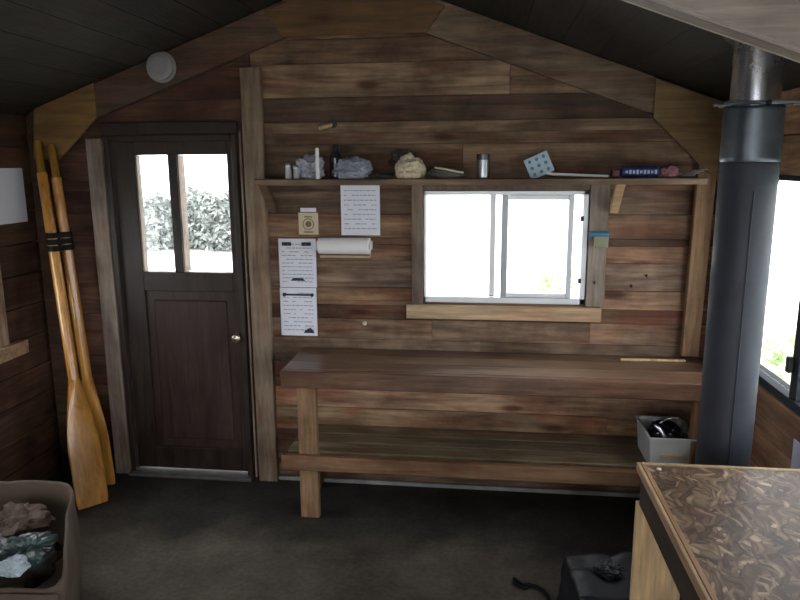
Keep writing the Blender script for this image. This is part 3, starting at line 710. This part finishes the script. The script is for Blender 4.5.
# ------------------------------------------------------------------ oars
def oar(label, B, T, wdir, bw, blen, grp='oars leaning in the corner'):
    B, T = Vector(B), Vector(T); d = (T-B).normalized(); L_ = (T-B).length
    w = (Vector(wdir) - d*Vector(wdir).dot(d)).normalized(); n = d.cross(w).normalized()
    t = thing('oar', label, 'oar', tuple(B), grp)
    # blade: lofted superellipse sections
    secs = []; ns = 22
    for i in range(ns+1):
        u = i/ns; s = u*blen
        if u < .02: k = .93
        else: k = 1.0
        wid = bw/2*(k if u < .45 else (1-((u-.45)/.55)**1.4*(1-.052/bw)))
        th = .0055+.004*u + (.018*max(0, (u-.55)/.45)**2)
        secs.append((B+d*s, wid, th))
    seg = 20; vs = []
    for p_, wd, th in secs:
        for k in range(seg):
            a = 2*PI*k/seg; ca, sa = math.cos(a), math.sin(a)
            vs.append(p_+w*math.copysign(abs(ca)**.7, ca)*wd+n*math.copysign(abs(sa)**.9, sa)*th*(1+.6*(1-abs(ca))))
    fs = [[i*seg+k, i*seg+(k+1) % seg, (i+1)*seg+(k+1) % seg, (i+1)*seg+k] for i in range(ns) for k in range(seg)]
    m = MB(); m.add(vs, fs, smooth=True); m.add(vs[:seg], [list(range(seg))[::-1]]); m.build('blade', M['oar'], t)
    s0 = blen-.004
    m = MB(); m.tube([B+d*s0, B+d*(s0+.2), B+d*(L_*.6), B+d*(L_-.17)], [.0262, .0265, .0265, .025], 20); m.build('shaft', M['oar'], t)
    m = MB(); m.tube([B+d*(L_-.169), B+d*(L_-.16), B+d*(L_-.02), B+d*L_], [.022, .019, .020, .016], 16, tone=(.55, .62, .55)); m.build('grip', M['oar'], t)
    return t
oar('varnished wooden oar, front one of the pair, its broad blade on the floor', (-1.985, 3.075, .006), (-2.302, 3.395, 1.86), (.6, .8, 0), .165, .66)
oar('varnished wooden oar behind the other, only the blade\'s right edge showing', (-2.058, 3.30, .006), (-2.226, 3.396, 1.84), (.9, .1, 0), .14, .60)
m = MB(); ca, cb2 = Vector((-2.213, 3.307, 1.345)), Vector((-2.179, 3.372, 1.345))
for zz in (-.045, -.012, .021):
    loop = []
    a = Vector((ca.x-zz*.17, ca.y+zz*.17, ca.z)); ax = (cb2-ca).normalized(); px = Vector((-ax.y, ax.x, 0))
    c0, c1 = ca+Vector((-zz*.17, zz*.17, zz)), cb2+Vector((-zz*.1, zz*.05, zz)); rr = .031
    for k in range(13): th_ = PI/2+PI*k/12; loop.append(c0+ax*math.cos(th_)*rr+px*math.sin(th_)*rr)
    for k in range(13): th_ = -PI/2+PI*k/12; loop.append(c1+ax*math.cos(th_)*rr+px*math.sin(th_)*rr)
    n_ = len(loop); vs = [q+Vector((0, 0, h)) for h in (0, .029) for q in loop] + [q+Vector((0, 0, h)) for h in (0, .029) for q in [(p_-((c0+c1)/2+Vector((0,0,0))))*.93+(c0+c1)/2 for p_ in loop]]
    fs = []
    for k in range(n_):
        k2 = (k+1) % n_
        fs += [[k, k2, n_+k2, n_+k], [2*n_+k2, 2*n_+k, 3*n_+k, 3*n_+k2], [n_+k, n_+k2, 3*n_+k2, 3*n_+k], [k2, k, 2*n_+k, 2*n_+k2]]
    m.add(vs, fs, smooth=False)
solo('rubber_strap', m, M['strap'], 'black rubber strap wound round both oar shafts', 'strap', (-2.2, 3.34, 1.3))

# ------------------------------------------------------------------ left wall notice
t = thing('wall_poster', 'pale grey paper pinned on the left wall beside the oars', 'paper notice', (XL+.008, 3.2, 1.44))
m = MB(); m.box(XL+.0062, XL+.009, 3.03, 3.41, 1.443, 1.722, .001, (.85, .85, .85)); m.build('sheet', M['paper'], t)
# ------------------------------------------------------------------ stove and pipe
pc = (.850, 2.40)
sv = thing('wood_stove', 'black iron wood stove hidden behind the strand-board table under the pipe', 'stove', (pc[0], 2.45, 0))
m = MB(); m.box(.70, 1.03, 2.22, 2.70, .10, .47, .012); m.build('body', M['black_metal'], sv)
m = MB(); m.box(.69, 1.045, 2.20, 2.72, .471, .49, .006); m.build('top_plate', M['black_metal'], sv)
m = MB(); m.box(.76, .97, 2.205, 2.2195, .18, .40, .004); dd = m.build('door', M['black_metal'], sv)
m = MB(); m.tube([(.95, 2.204, .26), (.95, 2.18, .26), (.95, 2.18, .32), (.95, 2.204, .32)], .006, 8); m.build('handle', ms, dd)
for x in (.73, 1.0):
    for y in (2.25, 2.66):
        m = MB(); m.tube([(x, y, .099), (x, y, .0)], [.02, .014], 10); m.build('leg', M['black_metal'], sv)
def pipe_mat(name, c1, c2, rough, metal, crease=True):
    m_, nt, b, out = newmat(name); L = nt.links.new
    tc = N(nt, 'ShaderNodeTexCoord'); n = N(nt, 'ShaderNodeTexNoise'); n.inputs['Scale'].default_value = 9; n.inputs['Detail'].default_value = 6; L(tc.outputs['Object'], n.inputs[0])
    r = ramp(nt, n.outputs[0], [(.35, c1), (.65, c2)]); L(r.outputs[0], b.inputs['Base Color'])
    b.inputs['Metallic'].default_value = metal
    rr = ramp(nt, n.outputs[0], [(.3, (rough*.8,)*3), (.7, (rough*1.2,)*3)]); L(rr.outputs[0], b.inputs['Roughness']); return m_
pm_dark = pipe_mat('blued_steel', (.020, .022, .032), (.036, .040, .055), .62, .12)
pm_mid = pipe_mat('dull_galvanised', (.10, .115, .135), (.18, .20, .23), .38, .75)
pm_sh = pipe_mat('shiny_galvanised', (.72, .74, .82), (.90, .91, .96), .27, .95)
sp = thing('stove_pipe', 'thick round stove pipe, dark blued below and shiny galvanised near the roof', 'stove pipe', (pc[0], pc[1], .491))
def ring_lathe(name, prof, mat, label=None):
    m = MB(); m.lathe(prof, (pc[0], pc[1], 0), 48); o = m.build(name, mat, sp)
    if label: o['label'] = label
    return o
ring_lathe('lower_section', [(.085, .491), (.085, .51), (.088, .53), (.0880, .9), (.0880, 1.34), (.0890, 1.345), (.0890, 1.36), (.0880, 1.365), (.0880, 1.66), (.0910, 1.672), (.0880, 1.684), (.0910, 1.698), (.0880, 1.712), (.0900, 1.722), (.0880, 1.73)], pm_dark, 'dark blue-black matte steel lower section')
ring_lathe('middle_section', [(.0880, 1.7305), (.0905, 1.735), (.0900, 1.745), (.0890, 1.89), (.0890, 1.900), (.078, 1.904)], pm_mid, 'dull grey galvanised middle section')
ring_lathe('upper_section', [(.0740, 1.9045), (.0740, 2.30)], pm_sh, 'shiny galvanised upper section')
sm_ = MB(); sm_.box(.838, .842, pc[1]-.0910, pc[1]-.0880, .62, 1.64, .001); sm_.build('seam', pm_dark, sp)
br = MB(); br.lathe([(.0910, 1.905), (.105, 1.905), (.105, 1.914), (.0910, 1.914), (.0910, 1.905)], (pc[0], pc[1], 0), 40)
br.box(pc[0]-.128, pc[0]-.1055, pc[1]-.03, pc[1]+.0, 1.906, 1.913, .001); br.box(pc[0]+.1055, pc[0]+.128, pc[1]-.03, pc[1]+.0, 1.906, 1.913, .001)
br.box(pc[0]-.128, pc[0]+.128, pc[1]-.135, pc[1]-.1055, 1.906, 1.913, .001)
br.build('support_bracket', pm_mid, sp)
hk = MB(); hk.lathe([(0, 0), (.008, 0), (.008, .01), (0, .01)], (pc[0]-.01, pc[1]-.136, 1.906), 10, R90); hk.build('bolt', M['black_metal'], sp)
cp = MB(); cp.box(pc[0]-.13, pc[0]+.13, pc[1]-.13, pc[1]+.13, 0, .004, 0)
sheetm = MB(); sl = math.atan(SL); 
sheetm.lathe([(.0765, 0), (.115, 0), (.115, .004), (.0765, .004)], (pc[0], pc[1], roof(pc[0])-.007), 32, Matrix.Rotation(sl, 3, 'Y'))
sheetm.build('roof_flashing', M['black_metal'], sp)

# ------------------------------------------------------------------ strand-board table
tb = thing('work_table', 'strand-board topped table with wooden edging at the lower right', 'table', (.8, 1.6, 0))
TX0, TX1, TY0, TY1, TZ = .492, 1.125, .75, 2.118, .80
m = MB(); m.box(TX0+.026, TX1, TY0, TY1-.018, TZ-.018, TZ-.001, 0); m.build('table_top', M['osb'], tb)
m = MB(); m.box(TX0, TX0+.011, TY0, TY1, TZ-.028, TZ, .002); m.box(TX0+.0115, TX0+.0255, TY0, TY1-.0185, TZ-.028, TZ+.001, .002, (.75, .66, .6)); m.build('side_edging', M['table_trim'], tb)
m = MB(); m.box(TX0+.0112, TX1, TY1-.0178, TY1, TZ-.028, TZ+.001, .002, (.8, .85, .8)); m.build('far_edging', M['table_trim'], tb)
m = MB(); m.box(TX0+.004, TX0+.028, TY0, TY1-.05, TZ-.12, TZ-.029, .002); m.build('side_apron', M['apron'], tb)
m = MB(); m.box(TX0+.03, TX1-.02, TY1-.045, TY1-.02, TZ-.12, TZ-.03, .002); m.build('far_apron', M['apron'], tb)
for (x0, x1, y0, y1) in ((TX0+.0, TX0+.15, TY1-.046-.0, TY1-.02), (TX1-.16, TX1-.03, TY1-.072, TY1-.046), (TX0+.03, TX0+.07, TY0+.02, TY0+.11), (TX1-.10, TX1-.03, TY0+.02, TY0+.11)):
    ztop = TZ-.121 if (x0, y0) == (TX0, TY1-.046) else TZ-.0295
    m = MB(); m.box(x0, x1, y0, y1, 0, ztop, .002); m.build('leg', M['leg_pale'], tb)
m = MB(); m.lathe([(0, 0), (.008, 0), (.008, .003), (0, .004)], (.548, 2.068, TZ-.001+.0005), 12); m.build('screw_head', M['cream'], tb)

# white paper on right wall
m = MB(); m.box(1.1235, 1.1275, 2.36, 2.50, .60, .75, .001, (.9, .95, 1.05)); solo('paper_pad', m, M['paper'], 'white paper pad on the right wall under the window, at the frame edge', 'paper pad', (1.12, 2.43, .60))

# ------------------------------------------------------------------ black bin bag
t = thing('rubbish_bag', 'black plastic rubbish bag slumped on the floor beside the table leg', 'rubbish bag', (.45, 2.27, 0))
bm = bmesh.new(); bmesh.ops.create_cube(bm, size=1); bmesh.ops.subdivide_edges(bm, edges=bm.edges[:], cuts=22, use_grid_fill=True)
for v in bm.verts:
    p_ = v.co.copy(); q = Vector((p_.x*.29, p_.y*.30, (p_.z+.5)*.30))
    k = 1-.10*(p_.z+.5)**3; q.x *= k; q.y *= k
    nn = abs(noise.noise(q*8))*.034+abs(noise.noise(q*17))*.008; d = Vector((p_.x, p_.y, max(p_.z, 0)*1.2)); d = d.normalized() if d.length > .01 else Vector((0, 0, 1))
    q += d*(nn-.012); q.z = max(q.z, .001)
    v.co = Matrix.Rotation(.10, 3, 'Z') @ q + Vector((.458, 2.275, 0))
    v.co.x = min(v.co.x, .635)
m = MB(); m.addbm(bm, (1, 1, 1), True); m.build('bag', M['blacksheet'], t)
m = MB(); m.crumple((.46, 2.29, .312), (.045, .04, .018), 41, .4, 3.0, 4, .285); m.build('tied_neck', M['blacksheet'], t)
# cord on the floor
cp_ = [(x, y, .0085) for x, y in ((.150, 2.665), (.165, 2.645), (.185, 2.622), (.205, 2.628), (.235, 2.622), (.265, 2.595), (.283, 2.555), (.285, 2.50), (.27, 2.42))]
m = MB(); m.tube(cp_, .008, 10); m.tube([(.150, 2.64, .008), (.168, 2.618, .008), (.19, 2.605, .008), (.205, 2.612, .008)], .0075, 10)
solo('power_cable', m, M['strap'], 'black curled cord lying on the floor left of the rubbish bag', 'cord', (.2, 2.6, 0))

# ------------------------------------------------------------------ sack with rubbish, lower left
sk = thing('cardboard_box', 'open brown cardboard box of crumpled rubbish in the near left corner', 'cardboard box', (-1.85, 2.05, 0))
cardm = plain('brown_cardboard', (.092, .064, .042), .75, var=.25, scale=6, bump=.3, bscale=14)
corn = [(-1.64, 2.45), (-1.34, 1.86), (-2.02, 1.80), (-2.32, 2.38)]
cx = sum(c_[0] for c_ in corn)/4; cy = sum(c_[1] for c_ in corn)/4
def loopat(scale, nseg=48):
    out = []
    n = len(corn)
    per = []
    for i in range(n):
        a, b2 = Vector(corn[i]), Vector(corn[(i+1) % n])
        for k in range(nseg//n): per.append(a.lerp(b2, k/(nseg//n)))
    for _ in range(2): per = [(per[i-1]+per[i]*2+per[(i+1) % len(per)])/4 for i in range(len(per))]
    return [((p_.x-cx)*scale+cx, (p_.y-cy)*scale+cy) for p_ in per]
levels = [(.95, 0), (.97, .15), (1.0, .30), (1.0, .40), (1.0, .455), (.985, .465), (.955, .455), (.955, .35), (.93, .02)]
vs = []; nl = 48
for s_c, z in levels:
    for i, (x, y) in enumerate(loopat(s_c, nl)):
        front = max(0, min(1, (2.10-y)/.22))
        zz = z if z < .2 else z-front*.085*(z/.46)
        w_ = noise.noise(Vector((x*6, y*6, z*4)))*.014 if z > 0 else 0
        vs.append((x+w_, y+w_, zz+ (noise.noise(Vector((x*9, y*9, 3)))*.012 if z > .3 else 0)))
fs = [list(range(nl))]
for i in range(len(levels)-1):
    for k in range(nl): fs.append([i*nl+k, i*nl+(k+1) % nl, (i+1)*nl+(k+1) % nl, (i+1)*nl+k][::-1])
fs.append(list(range((len(levels)-1)*nl, len(levels)*nl))[::-1])
m = MB(); m.add(vs, fs, smooth=True); m.build('carton', cardm, sk)
m = MB(); vs = [(-1.70+i*.0-.0, 0, 0) for i in range(0)]
# folded front flap
n_ = 12; fv = []
for j in range(6):
    for i in range(n_+1):
        u = i/n_; p_ = Vector(corn[1]).lerp(Vector(corn[2]), u); v_ = j/5
        fv.append((p_.x+v_*.05-.012, p_.y-v_*.06-.01, .372-v_*.16-.02*math.sin(u*5)*v_+.008*noise.noise(Vector((u*4, v_*3, 1)))))
ff = [[j*(n_+1)+i, j*(n_+1)+i+1, (j+1)*(n_+1)+i+1, (j+1)*(n_+1)+i] for j in range(5) for i in range(n_)]
m.add(fv, ff, smooth=True); m.add([(a, b2+.004, c_-.003) for a, b2, c_ in fv], [f_[::-1] for f_ in ff], smooth=True); m.build('flap', cardm, sk)
solo('brown_paper', MB().crumple((-1.76, 2.24, .385), (.11, .10, .06), 51, .45, 2.6, 4), plain('rust_brown_paper', (.10, .06, .042), .7, var=.3), 'crumpled rust-brown wrapping at the back of the cardboard box', 'wrapping', (-1.76, 2.24, .33))
solo('teal_plastic', MB().crumple((-1.60, 2.06, .385), (.085, .085, .045), 57, .45, 3., 4), plain('dull_teal_plastic', (.05, .075, .075), .35, var=.45), 'crumpled dull teal plastic wrapper in the right of the cardboard box', 'plastic wrapper', (-1.60, 2.06, .34))
solo('white_wrapper', MB().crumple((-1.56, 1.935, .405), (.052, .045, .028), 61, .3, 2.6, 4), plain('bluish_white_plastic', (.38, .45, .50), .35, var=.2), 'small bluish-white crumpled wrapper on top of the rubbish in the box', 'plastic wrapper', (-1.56, 1.935, .37))
solo('packing_paper', MB().crumple((-1.80, 2.10, .26), (.22, .18, .10), 67, .3, 2.4, 4), plain('dull_brown_paper', (.075, .06, .042), .8, var=.3), 'olive-brown crumpled packing paper filling the middle of the box', 'packing paper', (-1.80, 2.10, .20))
solo('grey_wrapper', MB().crumple((-1.76, 2.06, .400), (.06, .05, .03), 71, .45, 3., 4), plain('grey_film', (.20, .20, .22), .4, var=.3), 'grey wrapper at the left among the rubbish in the cardboard box', 'plastic wrapper', (-1.76, 2.06, .37))

# ------------------------------------------------------------------ outdoors
gm, nt, b, out = newmat('pale_ground'); tc = N(nt, 'ShaderNodeTexCoord'); n = N(nt, 'ShaderNodeTexNoise'); n.inputs['Scale'].default_value = .25; n.inputs['Detail'].default_value = 8; nt.links.new(tc.outputs['Object'], n.inputs[0])
r = ramp(nt, n.outputs[0], [(.35, (.55, .58, .52)), (.65, (.72, .72, .70))]); nt.links.new(r.outputs[0], b.inputs['Base Color']); b.inputs['Roughness'].default_value = .9
m = MB(); m.add([(-90, -60, -.13), (90, -60, -.13), (90, 140, -.13), (-90, 140, -.13)], [[0, 1, 2, 3]]); struct(m.build('ground', gm))
leafm = plain('shrub_leaves', (.21, .235, .22), .6, var=.3, scale=3)
grassm = plain('pale_grass', (.50, .60, .36), .7, var=.2, scale=3); stemm = plain('shrub_stems', (.12, .09, .07), .8)
def shrub(x, y, h, w, seed, lab, nleaf=2200, grp='low shrubs outside the door', mat=None):
    r = random.Random(seed); t = thing('shrub', lab, 'shrub', (x, y, -.13), grp)
    m = MB()
    for k in range(nleaf):
        a = r.uniform(0, 2*PI); rr = w*math.sqrt(r.random()); zz = h*r.uniform(.05, 1)*(1-.35*(rr/w)**2); s_l = r.uniform(.05, .12)
        c_ = Vector((x+rr*math.cos(a), y+rr*math.sin(a), zz-.13)); d1 = Vector((r.gauss(0, 1), r.gauss(0, 1), r.gauss(0, 1))).normalized(); d2 = d1.cross(Vector((r.gauss(0, 1), r.gauss(0, 1), r.gauss(0, 1)))).normalized()
        m.add([c_-d1*s_l, c_-d2*s_l*.4, c_+d1*s_l, c_+d2*s_l*.4], [[0, 1, 2, 3]], (r.uniform(.7, 1.5),)*3)
    m.build('foliage', mat or leafm, t)
    if mat: return t
    m = MB()
    for k in range(7):
        a = r.uniform(0, 2*PI); m.tube([(x, y, -.14), (x+w*.3*math.cos(a), y+w*.3*math.sin(a), h*.4), (x+w*.6*math.cos(a), y+w*.6*math.sin(a), h*.8)], [.03, .02, .008], 6)
    m.build('stems', stemm, t)
pos = [('leafy shrub outside, seen through the left door pane', -8.6, 15.2, 1.3, .8), ('leafy shrub outside, seen behind the door mullion', -7.5, 15.0, 1.25, .8), ('leafy shrub outside, left in the wider door pane', -6.6, 15.3, 1.35, .75),
       ('leafy shrub outside, right in the wider door pane', -5.6, 15.0, 1.3, .8), ('leafy shrub outside, at the wider door pane\'s right edge', -4.7, 15.2, 1.25, .7)]
for i, (lab, x, y, h, w) in enumerate(pos): shrub(x, y, h, w, 100+i, lab)
for i, (x, y) in enumerate(((2.75, 6.5), (2.55, 5.4), (1.15, 10.2))):
    lab = ['low grassy shrub outside the right window, farther one', 'low grassy shrub outside the right window, nearer one', 'low grassy shrub seen at the lower right of the sliding window'][i]
    shrub(x, y, .28, .45, 200+i, lab, 260, 'low green tufts outside the windows', grassm)

# ------------------------------------------------------------------ light
w = bpy.data.worlds.new('overcast'); sc.world = w; w.use_nodes = True; nt = w.node_tree; nt.nodes.clear()
o = N(nt, 'ShaderNodeOutputWorld'); bg = N(nt, 'ShaderNodeBackground'); bg.inputs[0].default_value = (1.0, .97, 1.0, 1); bg.inputs[1].default_value = 1.6
nt.links.new(bg.outputs[0], o.inputs[0])
def portal(name, loc, rot, sx, sy):
    l = bpy.data.lights.new(name, 'AREA'); l.shape = 'RECTANGLE'; l.size = sx; l.size_y = sy; l.cycles.is_portal = True
    ob = bpy.data.objects.new(name, l); COL.objects.link(ob); ob.location = loc; ob.rotation_euler = rot
def hole_portal(ax, pos, h, inward):
    c_ = ((h[0]+h[1])/2, (h[2]+h[3])/2); sx, sy = h[1]-h[0], h[3]-h[2]
    if ax == 'x': # wall runs along x, normal y
        portal('daylight_portal', (c_[0], pos-inward*.12, c_[1]), (PI/2 if inward > 0 else -PI/2, 0, 0), sx, sy)
    else:
        portal('daylight_portal', (pos-inward*.12, c_[0], c_[1]), (0, -PI/2 if inward > 0 else PI/2, 0), sy, sx)
hole_portal('x', YB, WIN, -1); hole_portal('x', YB, (-1.83, -1.33, 1.16, 1.79), -1)
hole_portal('y', XR, W2, -1); hole_portal('y', XR, W2b, -1); hole_portal('y', XL, W3, 1)
hole_portal('x', YR, RH[0], 1); hole_portal('x', YR, RH[1], 1); hole_portal('x', YR, RH[2], 1)

# ------------------------------------------------------------------ camera
cam = bpy.data.cameras.new('camera'); co = bpy.data.objects.new('camera', cam); COL.objects.link(co); sc.camera = co
yaw, pitch, roll = math.radians(-7.01466563), math.radians(11.17059236), math.radians(-.34946927)
fwd = Vector((math.sin(yaw)*math.cos(pitch), math.cos(yaw)*math.cos(pitch), -math.sin(pitch))); right = Vector((math.cos(yaw), -math.sin(yaw), 0)); up = right.cross(fwd)
r2 = right*math.cos(roll)+up*math.sin(roll); u2 = -right*math.sin(roll)+up*math.cos(roll)
mt = Matrix((r2, u2, -fwd)).transposed().to_4x4(); mt.translation = Vector((0, 0, 1.73075)); co.matrix_world = mt
cam.sensor_width = 36; cam.lens = 688.7/800*36; cam.clip_start = .02; cam.clip_end = 500

vs_ = sc.view_settings; vs_.view_transform = 'Standard'; vs_.look = 'None'; vs_.gamma = 1; vs_.use_curve_mapping = False; vs_.exposure = 2.25
sc.cycles.use_denoising = True; sc.cycles.max_bounces = 10; sc.cycles.diffuse_bounces = 6; sc.cycles.transparent_max_bounces = 16
sc.cycles.sample_clamp_indirect = 6; sc.cycles.caustics_reflective = False; sc.cycles.caustics_refractive = False
